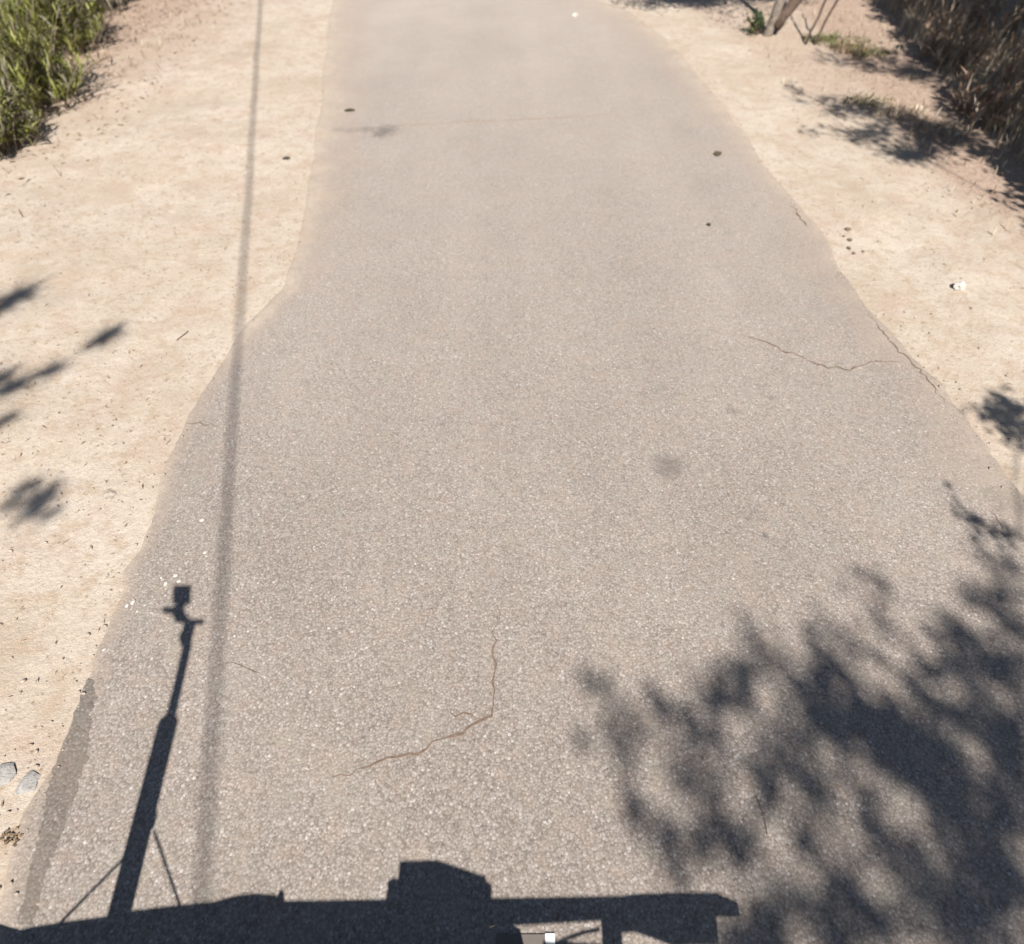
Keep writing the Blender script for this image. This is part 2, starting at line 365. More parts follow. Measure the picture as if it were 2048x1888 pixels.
def patch(name, left, right, mat, z):
    a = [Vector(G(*p)[:2]) for p in left]; b = [Vector(G(*p)[:2]) for p in right]
    V = []; F = []; m = 60
    def sample(P, t):
        s = t*(len(P)-1); i = min(int(s), len(P)-2); return P[i].lerp(P[i+1], s-i)
    for k in range(m+1):
        p = sample(a, k/m); q = sample(b, k/m)
        p = p + Vector((random.gauss(0, .004), random.gauss(0, .003))); q = q + Vector((random.gauss(0, .007)+.045*fbm1(q.y*3, 5.5), random.gauss(0, .004)))
        V += [(p.x, p.y, z), (q.x, q.y, z)]
        if k: F.append((2*k-2, 2*k-1, 2*k+1, 2*k))
    o = from_np(name, V, F, mat, road)
    a_ = o.data.attributes.new('dust', 'FLOAT', 'POINT'); a_.data.foreach_set('value', np.full(len(V), .30, np.float32)); return o
patch('asphalt_patch', [(172, 1330), (146, 1400), (120, 1470), (98, 1530), (86, 1590), (72, 1660), (52, 1740), (34, 1810)],
      [(188, 1332), (192, 1380), (178, 1450), (160, 1510), (128, 1590), (106, 1660), (92, 1740), (70, 1810)], M['patch'], RZ+.0008)

# ------------------------------------------------------------------ loose stuff on the verges
def on_road(x, y, m=.02): return XL(y)+m < x < XR(y)-m
def scatter_bits(name, n, region, lmin, lmax, wmin, wmax, mat, accept, zoff=.004, tilt=.25):
    V = []; F = []; c = 0
    while c < n:
        x = random.uniform(region[0], region[1]); y = random.uniform(region[2], region[3])
        if not accept(x, y): continue
        L = random.uniform(lmin, lmax); W = random.uniform(wmin, wmax); a = random.uniform(0, 6.283); t = random.gauss(0, tilt)
        z = (RZ if on_road(x, y) else gz(x, y)) + zoff
        d = Vector((math.cos(a), math.sin(a), math.sin(t)*.5)); s = Vector((-math.sin(a), math.cos(a), random.gauss(0, .3)))
        p = Vector((x, y, z+abs(d.z)*L*.5)); b = Vector((0, 0, W*.4))
        i = len(V); V += [tuple(p-d*L/2), tuple(p+s*W/2+b), tuple(p+d*L/2), tuple(p-s*W/2+b)]; F.append((i, i+1, i+2, i+3)); c += 1
    return tag(from_np(name, V, F, mat), kind='stuff')
pn = lambda x, y, s=1.3: mn.noise(Vector((x*s, y*s, 3.3)))
acc_out = lambda x, y: not on_road(x, y, -.02) and pn(x, y)+random.random()*.8 > .35
o = scatter_bits('straw_litter', 4200, (-9, -1.2, -.3, 13), .015, .05, .003, .008, M['bits'], acc_out)
tag(o, 'scattered bits of dry straw and twigs on the left sandy verge', 'litter')
o = scatter_bits('leaf_litter', 2400, (2.2, 9, .5, 13.5), .015, .055, .003, .012, M['bits'], lambda x, y: not on_road(x, y, -.02) and random.random() < .18+.8*float(litter_at(x, y)) + max(0, pn(x, y))*.4)
tag(o, 'brown leaf and twig litter on the right verge below the shade', 'litter')
o = scatter_bits('shrub_litter', 3600, (-9.5, -4.6, 5.4, 13.5), .03, .11, .006, .022, M['bits'], lambda x, y: random.random() < float(litter_at(x, y))*1.0)
tag(o, 'brown dead leaf litter beneath the green bushes', 'litter')

def rock_mesh(seed, flat=.6, sub=2, rough=.25):
    bm = bmesh.new(); bmesh.ops.create_icosphere(bm, subdivisions=sub, radius=1)
    for q in bm.verts:
        d = q.co.normalized(); s = 1+rough*mn.noise(d*1.4+Vector((seed*7.1, 0, 0)))*1.6+rough*.4*mn.noise(d*4+Vector((0, seed*3.3, 0)))
        q.co = Vector((q.co.x*s, q.co.y*s*.85, q.co.z*s*flat))
    return bm
def rock(name, px, py, r, mat, seed, flat=.6, sink=.25, label=None, cat='stone', group=None, rz=0, sub=2, dz=0):
    x, y, z = G(px, py); bm = rock_mesh(seed, flat, sub)
    bmesh.ops.scale(bm, vec=(r, r, r), verts=bm.verts)
    o = from_bm(name, bm, mat, None, sub > 2)
    base = RZ if on_road(x, y) else gz(x, y)
    o.location = (x, y, base + r*flat*(1-2*sink) + dz); o.rotation_euler = (0, 0, rz)
    return tag(o, label, cat, group)
# tiny gravel as one stuff mesh
def gravel(name, n, region, rmin, rmax, mat, accept):
    bm0 = rock_mesh(3, .7, 1); bv = np.array([q.co[:] for q in bm0.verts]); bm0.faces.ensure_lookup_table(); bf = np.array([[q.index for q in ff.verts] for ff in bm0.faces]); bm0.free()
    V = []; F = []; c = 0
    while c < n:
        x = random.uniform(region[0], region[1]); y = random.uniform(region[2], region[3])
        if not accept(x, y): continue
        r = rmin+(rmax-rmin)*random.random()**3; a = random.uniform(0, 6.28); z = (RZ if on_road(x, y) else gz(x, y))
        rot = np.array([[math.cos(a), -math.sin(a), 0], [math.sin(a), math.cos(a), 0], [0, 0, 1]])
        V.append(bv@rot.T*r*np.array([1, random.uniform(.6, 1), 1]) + np.array([x, y, z+r*.35])); F.append(bf+c*len(bv)); c += 1
    return tag(from_np(name, np.concatenate(V), np.concatenate(F), mat), kind='stuff')
def edge_near(x, y):
    return (abs(x-XR(y)-.05) < .16 or abs(x-XL(y)+.04) < .10) or (not on_road(x, y) and random.random() < .12)
tag(gravel('gravel', 3400, (-6, 7, 0, 12), .003, .014, M['pebble'], edge_near), 'small loose gravel along both road edges', 'gravel')
tag(gravel('dark_grit', 450, (-6, 6, 0, 11), .003, .009, M['clod'], lambda x, y: not on_road(x, y, .0) and pn(x, y, 2)+random.random() > .5), 'dark grit and seed specks scattered on the sand', 'grit')

rock('stone', 1876, 565, .048, M['white'], 1, .75, .2, 'chalky white stone lying alone on the right sandy verge', rz=.4)
rock('stone', 4, 1515, .066, M['rock'], 2, .24, .46, 'grey flat stone half buried at the left picture edge', rz=.2, sub=2)
rock('stone', 55, 1531, .054, M['rock'], 5, .20, .46, 'rounded blue grey stone beside the dark asphalt strip', rz=.9, sub=2)
rock('stone', 213, 968, .045, M['pebble'], 6, .22, .5, 'flat tan stone sunk in sand left of the road edge', rz=.3)
rock('stone', 1125, 33, .05, M['white'], 7, .6, .2, 'small white stone at the far right road edge', rz=.3)
CLOD = ['topmost and largest dark clod of the heap on the right verge', 'dark clod in the middle of the heap on the right verge', 'dark clod below the middle of the heap on the right verge', 'lowest dark clod of the heap on the right verge', 'small dark clod on the road side of the heap', 'stray dark clod farthest right of the heap']
for i, (px, py, r) in enumerate([(1660, 450, .030), (1664, 470, .026), (1662, 486, .024), (1672, 496, .018), (1652, 462, .016), (1690, 492, .014)]):
    rock('dirt_clod', px, py, r, M['clod'], 10+i, .6, .2, CLOD[i], 'dirt clod', 'dark clods on the right verge', rz=i, sub=1)
CHIP = ['white stone chip in the small cluster just above the camera head shadow']*4 + ['bright white chip alone left of the cable shadow, uppermost on the asphalt', 'white stone chip left of the cable shadow, midway down to the camera head shadow',
        'larger white chip by the sand edge left of the mast clamp shadow', 'smaller white chip touching the larger one by the sand edge'] + ['tiny pale chip on the sand beside the road, one of two abreast']*2 + ['pale chip at the sand edge left of the mast rod shadow',
        'small pale chip between sand edge and mast clamp shadow', 'tiny pale chip right of the cable shadow beside the mast rod', 'tiny pale chip just below the one midway along the cable shadow']
for i, (px, py, r) in enumerate([(345, 1128, .018), (352, 1139, .016), (326, 1144, .017), (317, 1132, .011), (396, 1020, .020), (402, 1083, .014), (262, 1180, .020), (250, 1187, .014), (298, 1022, .008), (276, 1022, .008), (205, 1273, .012), (270, 1198, .010), (460, 1246, .009), (405, 1090, .008)]):
    rock('stone_chip', px, py, r*.85, M['white'], 30+i, .35, .2, CHIP[i], 'stone chip', 'white chips near the mast shadow', rz=i*.7, sub=1)

def fallen_leaf(px, py, L, W, rz, label, mat='deadleaf'):
    x, y, z = G(px, py); V = []; F = []; n = 8
    for i in range(n+1):
        t = i/n; ww = W*.5*math.sin(math.pi*min(1, t*.93+.05))**.8; zz = .010*math.sin(t*3)+.006
        V += [((t-.5)*L, -ww, zz+.010), ((t-.5)*L, 0, zz), ((t-.5)*L, ww, zz+.012)]
        if i: k = 3*i; F += [(k-3, k-2, k+1, k), (k-2, k-1, k+2, k+1)]
    o = from_np('fallen_leaf', V, F, M[mat], None, True); o.location = (x, y, RZ if on_road(x, y) else gz(x, y)); o.rotation_euler = (0, 0, rz)
    return tag(o, label, 'leaf')
fallen_leaf(1405, 304, .11, .085, 1.1, 'broad grey brown dead leaf flat on the road near its right edge')
fallen_leaf(1387, 443, .05, .035, 2.0, 'tiny dark dead leaf on asphalt below the broad leaf')
fallen_leaf(685, 219, .13, .055, .1, 'long dark dead leaf on the far left of the asphalt')
fallen_leaf(561, 311, .085, .045, .1, 'dark brown leaf on sand right of the cable shadow')
bm = bmesh.new(); a = Vector(G(1478, 1557)[:2]); b = Vector(G(1500, 1635)[:2])
tube(bm, wobble([(a.x, a.y, RZ+.006), ((a.x+b.x)/2+.01, (a.y+b.y)/2, RZ+.012), (b.x, b.y, RZ+.005)], 4, .02), .0013, 5)
tag(from_bm('twig', bm, M['darkbark']), 'thin bent twig lying on shaded asphalt at lower right', 'twig')
bm = bmesh.new(); a = Vector(G(345, 665)[:2]); b = Vector(G(368, 648)[:2])
tube(bm, [(a.x, a.y, gz(*a)+.004), (b.x, b.y, gz(*b)+.007)], .004, 6)
tag(from_bm('twig', bm, M['darkbark']), 'short stick lying on sand left of the cable shadow', 'twig')

# ------------------------------------------------------------------ leaves
def leaf_quads(cent, n, spread, L, W, up=.3, seed=0):
    """n folded leaf shapes round cent: 4 vertices each"""
    c = np.asarray(cent, float); P = c + rng.normal(0, 1, (n, 3))*np.asarray(spread)
    d = rng.normal(0, 1, (n, 3)); d[:, 2] = d[:, 2]*.6; d /= np.linalg.norm(d, axis=1)[:, None]
    q = rng.normal(0, 1, (n, 3)); s = np.cross(d, q); s /= np.linalg.norm(s, axis=1)[:, None]
    l = L*rng.uniform(.6, 1.25, (n, 1)); ww = W*rng.uniform(.6, 1.25, (n, 1))
    mid = P + d*l*.45
    return np.stack([P, mid+s*ww*.5, P+d*l, mid-s*ww*.5], 1).reshape(-1, 3)
def quads(n): return np.arange(4*n).reshape(-1, 4)
def foliage(name, chunks, mat, parent):
    v = np.concatenate(chunks); return from_np(name, v, quads(len(v)//4), mat, parent)

# ------------------------------------------------------------------ bushes at the upper left
shade_x = lambda y: 5.25 + (y-6)*.15
def blade_shrub(px, py, height, rad, nst, label, mats, seed):
    random.seed(seed); x0, y0, _ = G(px, py); z0 = gz(x0, y0)
    root = empty('shrub', (x0, y0, z0)); tag(root, label, 'shrub')
    bm = bmesh.new(); V1 = []; F1 = []; V2 = []; F2 = []
    for k in range(nst):
        a = random.uniform(0, 6.283); rr = rad*.45*math.sqrt(random.random()); lean = random.uniform(.1, .75)
        b = Vector((math.cos(a)*rr, math.sin(a)*rr, -.02)); hh = height*random.uniform(.55, 1.1)
        if random.random() < .42: hh *= random.uniform(.3, .55); lean = random.uniform(.7, 1.5); b *= 1.5
        tip = b + Vector((math.cos(a)*lean*hh*.8+random.gauss(0, .05), math.sin(a)*lean*hh*.8+random.gauss(0, .05), hh))
        mid = b.lerp(tip, .5) + Vector((0, 0, .10*hh))
        tube(bm, [b, mid, tip], [.007, .005, .002], 4, False)
        for j in range(13):
            t = random.uniform(.12, 1); p = (b.lerp(mid, t*2) if t < .5 else mid.lerp(tip, t*2-1))
            aa = random.uniform(0, 6.283); L = random.uniform(.14, .34); W = random.uniform(.016, .034)
            d = Vector((math.cos(aa), math.sin(aa), random.uniform(.5, 2.4))).normalized(); s = d.cross(Vector((0, 0, 1))).normalized()
            dr = Vector((0, 0, -L*.22))
            VV, FF = (V1, F1) if random.random() < mats else (V2, F2)
            i = len(VV); m = p+d*L*.5
            VV += [tuple(p), tuple(m+s*W*.5), tuple(p+d*L+dr), tuple(m-s*W*.5)]; FF.append((i, i+1, i+2, i+3))
    from_bm('stem', bm, M['stem'], root)
    if F1: from_np('foliage', V1, F1, M['blade'], root)
    if F2: from_np('dry_foliage', V2, F2, M['dryblade'], root)
    return root
blade_shrub(38, 205, 1.0, 1.0, 250, 'leafy green shrub cut off by the left picture edge near the top', .93, 1)
blade_shrub(108, 95, .95, .95, 250, 'yellow green shrub in the top left picture corner', .82, 2)
blade_shrub(188, 18, .80, .80, 150, 'grey half dry bush right of the yellow green shrub', .10, 3)
blade_shrub(-8, 290, .60, .60, 120, 'low dark shrub at the left edge below the leafy green one', .6, 4)
blade_shrub(-90, 60, 1.3, 1.1, 110, 'taller green shrub behind the leafy ones outside the left edge', .85, 5)
blade_shrub(235, -38, .45, .5, 60, 'small grey dead bush farthest up the left verge', .02, 6)
blade_shrub(45, 0, 1.1, 1.0, 120, 'olive shrub at the very top left behind the yellow green one', .6, 7)
_b = M['blade'], M['dryblade']; M['dryblade'] = M['brush']
blade_shrub(1858, 122, .6, .7, 34, 'grey brown dry brush at the edge of the deep shade at upper right', 0, 12)
blade_shrub(1945, 60, .9, .8, 46, 'tall dry brush with pale stems in the deep shade at the top right', 0, 13)
blade_shrub(2000, 225, .55, .7, 34, 'low dry brush by the right picture edge in deep shade', 0, 14)
blade_shrub(1815, 20, .5, .6, 26, 'thin dry brush farthest up in the shade at the top', 0, 15)
blade_shrub(1918, 235, .34, .5, 22, 'small dry brush where branch shade meets the deep shade', 0, 16)
M['blade'], M['dryblade'] = _b
random.seed(11)

# ------------------------------------------------------------------ stems and weeds at the upper right
tx, ty, _ = G(1500, 70)
tr = empty('small_tree', (tx, ty, gz(tx, ty))); tag(tr, 'small grey multi stem tree on the far right verge with its forked trunk', 'tree')
bm = bmesh.new()
tube(bm, wobble([(0, 0, -.1), (.10, .02, .5), (.30, .10, 1.2), (.35, .3, 2.1)], 4, .03), [.10]+[.07]*3+[.062]*4+[.055]*4+[.04], 10)
from_bm('trunk', bm, M['bark'], tr, True)
bm = bmesh.new()
tube(bm, wobble([(.10, .0, .10), (.42, .08, .55), (.85, .25, 1.2), (1.1, .4, 2.0)], 4, .03), [.095]+[.085]*4+[.065]*4+[.045]*3+[.03], 10)
from_bm('shaded_limb', bm, M['darkbark'], tr, True)  # same grey tree: the shade on this stem is put in as darker bark
bm = bmesh.new(); chunks = []
for k in range(70):
    a = random.uniform(0, 6.28); r = random.uniform(.2, 1.3); c = Vector((.3+math.cos(a)*r*1.2, .2+math.sin(a)*r*.8, 2.35+random.uniform(-.2, 1.3)))
    b = Vector((.33, .28, 2.0)) if k % 2 else Vector((1.1, .4, 1.95))
    tube(bm, [b, b.lerp(c, .5)+Vector((0, 0, .1)), c], [.02, .012, .005], 5, False)
    chunks.append(leaf_quads(c, 60, (.2, .2, .16), .07, .035))
for k in range(26):
    c = lift_h(random.uniform(1225, 1405), random.uniform(-12, 7), random.uniform(2.3, 3.0)) - tr.location
    tube(bm, [Vector((.33, .28, 2.0)), Vector((.33, .28, 2.0)).lerp(c, .5)+Vector((0, 0, .2)), c], [.02, .012, .005], 5, False)
    chunks.append(leaf_quads(c, 150, (.17, .17, .14), .08, .04))
from_bm('branches', bm, M['bark'], tr, True); foliage('crown', chunks, M['leaf'], tr)
bm = bmesh.new(); sc_ = []
for k in range(15):
    a = random.uniform(0, 6.28); rr = random.uniform(.03, .16); c = Vector((-.12+math.cos(a)*rr*1.4, .10+math.sin(a)*rr, random.uniform(.06, .20)))
    tube(bm, [(-.02+c.x*.4, .02+c.y*.4, 0), c], [.012, .006], 5, False); sc_.append(leaf_quads(c, 11, (.05, .05, .06), .08, .03))
from_bm('sprouts', bm, M['darkbark'], tr); foliage('sprout_leaves', sc_, M['leaf'], tr)
sx_, sy_, _ = G(1578, 85)
sp = empty('sapling', (sx_, sy_, gz(sx_, sy_))); tag(sp, 'pair of thin brown bare sapling stems right of the grey tree', 'sapling')
for a, b in (((0, 0, -.05), (.42, .25, 1.7)), ((.10, -.05, -.05), (.62, .2, 1.6))):
    bm = bmesh.new(); tube(bm, wobble([a, (Vector(a)+Vector(b))/2 + Vector((-.03, 0, 0)), b], 5, .03), [.022]+[.018]*5+[.012]*4+[.006], 7)
    from_bm('stem', bm, M['darkbark'], sp, True)
def weed(px, py, n, h, label, mat='weed', L=.14, W=.02, rad=.28):
    x, y, _ = G(px, py); V = []; F = []
    for k in range(n):
        a = random.uniform(0, 6.28); rr = rad*math.sqrt(random.random()); p = Vector((math.cos(a)*rr, math.sin(a)*rr*.7, 0))
        d = Vector((random.gauss(0, .6), random.gauss(0, .6), random.uniform(.3, 1.2))).normalized()*L*random.uniform(.5, 1.3)*h; s = d.cross(Vector((0, 0, 1))).normalized()*W*random.uniform(.5, 1.2)
        i = len(V); m = p+d*.55+Vector((0, 0, .01)); V += [tuple(p), tuple(m+s*.5), tuple(p+d+Vector((0, 0, -.03*h))), tuple(m-s*.5)]; F.append((i, i+1, i+2, i+3))
    o = from_np('weed', V, F, M[mat]); o.location = (x, y, gz(x, y)-.004); return tag(o, label, 'weed')
weed(1650, 85, 260, .9, 'low dull green weed patch right of the sapling stems', rad=.42)
weed(1700, 105, 160, .8, 'small pale weed at the edge of the deep shade near the top', rad=.3)
weed(1600, 78, 90, .7, 'tiny tuft of weeds at the foot of the sapling', rad=.2)
weed(1665, 98, 220, .8, 'brown dead weed patch among the green weeds right of the sapling', 'bits', rad=.3)
weed(1755, 225, 170, .9, 'dry weed tuft in the broken branch shade on the right', 'straw', rad=.35)
weed(1690, 205, 120, .7, 'olive weed tuft left of the dry one in branch shade', 'weed', rad=.3)
weed(1840, 262, 170, .9, 'straw coloured weed tuft where the branch shade joins the deep shade', 'straw', rad=.35)
weed(20, 1640, 34, .3, 'tiny dry brown weed on sand below the two grey stones', 'bits', rad=.05, L=.09)
# dry grass: hair-thin blades too many to count
def grass(name, n, accept, region, hmin, hmax, mat, label, wid=.006):
    V = []; F = []; c = 0
    while c < n:
        x = random.uniform(region[0], region[1]); y = random.uniform(region[2], region[3])
        if not accept(x, y): continue
        h = random.uniform(hmin, hmax); a = random.uniform(0, 6.28); le = random.uniform(.1, .9)*h; z = gz(x, y)
        t = Vector((x+math.cos(a)*le, y+math.sin(a)*le, z+h)); m = Vector((x+math.cos(a)*le*.35, y+math.sin(a)*le*.35, z+h*.62)); s = Vector((-math.sin(a), math.cos(a), 0))*wid*random.uniform(.6, 1.4)
        i = len(V); V += [(x-s.x, y-s.y, z), (x+s.x, y+s.y, z), tuple(m+s*.8), tuple(m-s*.8), tuple(t+s*.15), tuple(t-s*.15)]
        F += [(i, i+1, i+2, i+3), (i+3, i+2, i+4, i+5)]; c += 1
    return tag(from_np(name, V, F, mat), label, 'grass', None, 'stuff')

grass('dry_grass', 6500, lambda x, y: x > shade_x(y)+.1+.3*pn(x, y) and random.random() < .25+.9*max(0, pn(x, y, .8)+.3), (4.8, 11, 5, 14.5), .06, .42, M['straw'], 'dry straw grass in the dark shade at top right')
grass('short_dry_grass', 1500, lambda x, y: not on_road(x, y, -.4) and random.random() < float(litter_at(x, y)), (3.6, 7.5, 4.5, 14), .02, .09, M['straw'], 'short dry grass on the sunlit side of the right verge')
grass('verge_grass', 1500, lambda x, y: random.random() < float(litter_at(x, y)), (-9.5, -4.6, 5.4, 14), .02, .12, M['straw'], 'short dry grass around the left bushes')

# ------------------------------------------------------------------ trees outside the frame whose shade falls on the road
def in_frame(x, y, pad=.25):
    z = .625*y + 2.34
    return y > -.25 and abs(x) < .857*z + pad and y < 14
def shade_tree(loc, height, label, blobs, extra, trunk_r, fork, leafL=.085, leafW=.05, thick=1.):
    root = empty('shade_tree', (loc[0], loc[1], gz(*loc))); tag(root, label, 'tree'); z0 = root.location.z
    o = Vector((loc[0], loc[1], z0))
    bm = bmesh.new(); f0 = Vector(fork)-o
    tube(bm, wobble([(0, 0, -.2), (f0.x*.3, f0.y*.3, f0.z*.5), f0], 5, .02), [trunk_r*1.25]+[trunk_r]*5+[trunk_r*.75]*5, 12)
    from_bm('trunk', bm, M['bark'], root, True)
    cl = [(Vector(p)-o, r, d) for p, r, d in blobs]
    bm = bmesh.new(); chunks = []; nodes = [f0]
    cl.sort(key=lambda c: (c[0]-f0).length)
    for p, r, d in cl:
        nb = min(nodes, key=lambda q: (q-p).length + .35*(q-f0).length)
        L = (p-nb).length; rr = thick*min(.032, .006+.009*L)
        tube(bm, wobble([nb, nb.lerp(p, .5)+Vector((0, 0, .05*L)), p], 3, .04), [rr]*3+[rr*.7]*3+[rr*.4], 6, False)
        nodes.append(p)
        n = max(6, int(1.35*d*math.pi*r*r/(.447*leafL*leafW))); chunks.append(leaf_quads(p, n, (r*.6, r*.6, r*.5), leafL, leafW))
    from_bm('limbs', bm, M['bark'], root, True); foliage('crown', chunks, M['leaf'], root)
    return root
B = [(1481, 1346, 45, 2.2), (1465, 1403, 40, 1.8), (1680, 1403, 85, 3.0), (1640, 1350, 45, 2.2), (1622, 1322, 50, 2.2), (1643, 1272, 32, 1.4), (1486, 1262, 26, .9), (1256, 1471, 44, 1.6), (1250, 1505, 30, 1.1), (1209, 1385, 26, .7), (1172, 1351, 24, .6), (1167, 1487, 24, .7),
     (1334, 1408, 26, .8), (1365, 1440, 28, 1.0), (1407, 1476, 30, 1.5), (1450, 1489, 34, 1.6), (1554, 1455, 42, 2.0), (1549, 1535, 46, 1.2), (1600, 1500, 34, 1.0), (1643, 1572, 42, 1.4), (1810, 1490, 95, 3.2), (1865, 1550, 85, 3.2), (1826, 1425, 60, 2.6), (1760, 1430, 50, 2.2),
     (1957, 1320, 55, 2.2), (1967, 1414, 55, 2.2), (2019, 1466, 65, 3.0), (2025, 1560, 80, 3.2), (2019, 1640, 85, 3.2), (1960, 1700, 85, 2.6), (1413, 1586, 34, 1.3), (1277, 1638, 28, 1.0), (1262, 1600, 20, .7), (1408, 1644, 36, .8), (1355, 1711, 40, 1.1), (1470, 1696, 32, .8), (1591, 1680, 38, 1.0),
     (1742, 1675, 44, 1.4), (1800, 1690, 44, 1.2), (1690, 1759, 55, 2.2), (1747, 1790, 46, 1.8), (1941, 1795, 60, 2.0), (1575, 1795, 44, 1.4), (1565, 1880, 65, 2.4), (1500, 1905, 60, 2.2), (1889, 1874, 60, 1.8), (2030, 1800, 70, 2.6), (1650, 1880, 50, 1.6),
     (1774, 1168, 24, .7), (1779, 1231, 36, 1.2), (1889, 1252, 34, 1.0), (1700, 1163, 20, .5), (1990, 1180, 28, 1.4), (2040, 1200, 32, 1.8), (2035, 1125, 26, 1.2), (2035, 1262, 40, 1.6), (1900, 1640, 45, 1.2), (1990, 1250, 30, 1.0), (1720, 1300, 35, 1.2), (1890, 1350, 35, 1.2), (1910, 1450, 50, 2.), (1960, 1120, 26, .9), (2005, 1150, 30, 1.2), (1935, 1195, 28, .9), (1990, 1335, 50, 2.), (2030, 1385, 55, 2.4), (1870, 1290, 38, 1.2), (1925, 1262, 32, 1.1), (2030, 1320, 40, 1.6), (1975, 1215, 28, 1.), (1830, 1330, 34, 1.2)]
def blob3(px, py, r, d, h):
    X, Y, z = G(px*2005/2048, py*2005/2048)
    return (lift_h(px*2005/2048, py*2005/2048, h), r*z/FPX, d)
random.seed(5)
blobs = []
for a, b, r, d in B:
    kk = max(2, round(r/11))
    for _ in range(kk):
        an = random.uniform(0, 6.283); rr_ = r*.75*math.sqrt(random.random())
        blobs.append(blob3(a+math.cos(an)*rr_*1.15, b+math.sin(an)*rr_, r*random.uniform(.28, .55), min(d, 2.2)*random.uniform(.45, 1.), random.uniform(8.4, 11.6)))
kk = 0
while kk < 170:                                          # loose sprays between the denser clusters
    a = random.uniform(1130, 2060); b = random.uniform(1210, 1900)
    if b < 1290+.75*max(0, 1500-a)*.55 or a < 1240+max(0, b-1500)*.45 or random.random() > .3+.7*(a-1130)/900: continue
    blobs.append(blob3(a, b, random.uniform(16, 34), random.uniform(.25, .8), random.uniform(8.4, 11.6))); kk += 1
# far side of that crown: clusters whose shade falls outside the frame
k = 0
while k < 70:
    p = Vector((random.gauss(5.0, 1.3), random.gauss(-9.0, 1.2), random.uniform(8.6, 13.6)))
    if in_frame(p.x+SX*p.z, p.y+SY*p.z, .45): continue
    blobs.append((p, random.uniform(.2, .4), 2.)); k += 1
shade_tree((5.4, -9.2), 14, 'broad leafy tree on the right verge behind the view that shades the lower right road', blobs, 0, .19, (5.1, -9.0, 8.6), thick=.55)
B2 = [(2020, 815, 36, 2.4), (2035, 850, 40, 2.6), (1985, 832, 28, 1.4), (1950, 818, 20, .8), (1900, 998, 14, .8), (1925, 1025, 18, 1.1), (1950, 1050, 22, 1.3), (1990, 1068, 22, 1.2), (2030, 1078, 24, 1.3), (2045, 880, 26, 1.2)]
B3 = [(1687, 213, 24, .9), (1730, 222, 22, .9), (1776, 226, 24, 1.1), (1731, 269, 30, 1.0), (1760, 258, 24, .9), (1799, 303, 26, 1.3), (1840, 285, 26, 1.4), (1866, 258, 30, 1.6), (1820, 255, 28, 1.3), (1885, 290, 30, 2.), (1905, 270, 30, 2.), (1642, 262, 14, .6), (1660, 200, 14, .5), (1620, 200, 16, .5), (1690, 262, 18, .7), (1830, 312, 18, 1.2), (1900, 230, 22, 1.5), (1590, 182, 14, .4),
      (1790, 105, 20, 1.3), (1760, 120, 22, .9), (1720, 128, 20, .7), (1690, 125, 20, .6), (1800, 140, 26, 1.5), (1640, 118, 16, .4), (1830, 150, 24, 1.6)]
random.seed(9)
b2 = [blob3(a, b, r, d, random.uniform(4.6, 5.4)) for a, b, r, d in B2] + [blob3(a+random.gauss(0, 10), b+random.gauss(0, 9), r*random.uniform(.9, 1.5), d*1.35, random.uniform(5.6, 6.6)) for a, b, r, d in B3*2]
k = 0
while k < 45:
    p = Vector((random.gauss(6.1, .8), random.gauss(-1.4, .8), random.uniform(5.2, 8.2)))
    g = (p.x+SX*p.z, p.y+SY*p.z)
    if in_frame(*g, .45): continue
    b2.append((p, random.uniform(.2, .38), 2.)); k += 1
b2.append((Vector((6.7, .8, 7.4)), .25, 1.6))
shade_tree((6.2, -1.2), 8, 'tree near the right road side with dappled shade on the right verge', b2, 0, .13, (6.2, -1.0, 5.3), .07, .04, .5)

# long-needled pine left of the road
pb = [(30, 580, 44, 80), (5, 600, 36, 60), (212, 655, 30, 60), (185, 672, 22, 30), (103, 725, 28, 55), (30, 757, 34, 65), (0, 745, 30, 50), (18, 822, 24, 40), (82, 972, 32, 60), (48, 955, 26, 40), (20, 990, 22, 26), (95, 1005, 22, 26), (60, 1000, 26, 34)]
px0, py0 = -5.2, -5.0
pine = empty('pine_tree', (px0, py0, gz(px0, py0))); tag(pine, 'long needled pine left of the road behind the view casting tuft shadows', 'tree')
o3 = pine.location
bm = bmesh.new(); tube(bm, wobble([(0, 0, -.2), (.05, .05, 6.5), (0, .1, 12.5)], 6, .01), [.17]+[.15]*6+[.10]*5+[.03], 12); from_bm('trunk', bm, M['darkbark'], pine, True)
bm = bmesh.new(); V = []; F = []
def tuft(c, r, n, L):
    for k in range(n):
        d = Vector((random.gauss(0, 1), random.gauss(0, 1), random.gauss(.05, .42))).normalized(); l = L*random.uniform(.5, 1.15); s = d.cross(Vector((random.random(), random.random(), .3))).normalized()*.006
        i = len(V); V.extend([tuple(c-s), tuple(c+s), tuple(c+d*l+s*.4), tuple(c+d*l-s*.4)]); F.append((i, i+1, i+2, i+3))
tips = []
for a, b, r, n in pb:
    c = lift_h(a, b, random.uniform(7.0, 7.6)) - o3; rr = r*G(a, b)[2]/FPX; tips.append(c); tuft(c, rr, int(n*2.2), rr*1.75); tuft(c, rr*.5, int(n*1.3), rr*.8)
def branch(path, r0): tube(bm, wobble(path, 4, .03), [r0*(1-.8*i/(4*(len(path)-1))) for i in range(4*(len(path)-1)+1)], 6, False)
off = Vector((-1.0, -.35, -.05))
branch([(0, .05, 6.8), tips[6]+Vector((-.5, -.15, -.1)), tips[5], tips[4], tips[2]], .013)
branch([(0, .05, 7.0), tips[1]+Vector((-.6, 0, -.1)), tips[1], tips[0]], .011)
branch([(0, .05, 6.5), tips[10]+Vector((-.6, .05, -.1)), tips[10], tips[8]], .011)
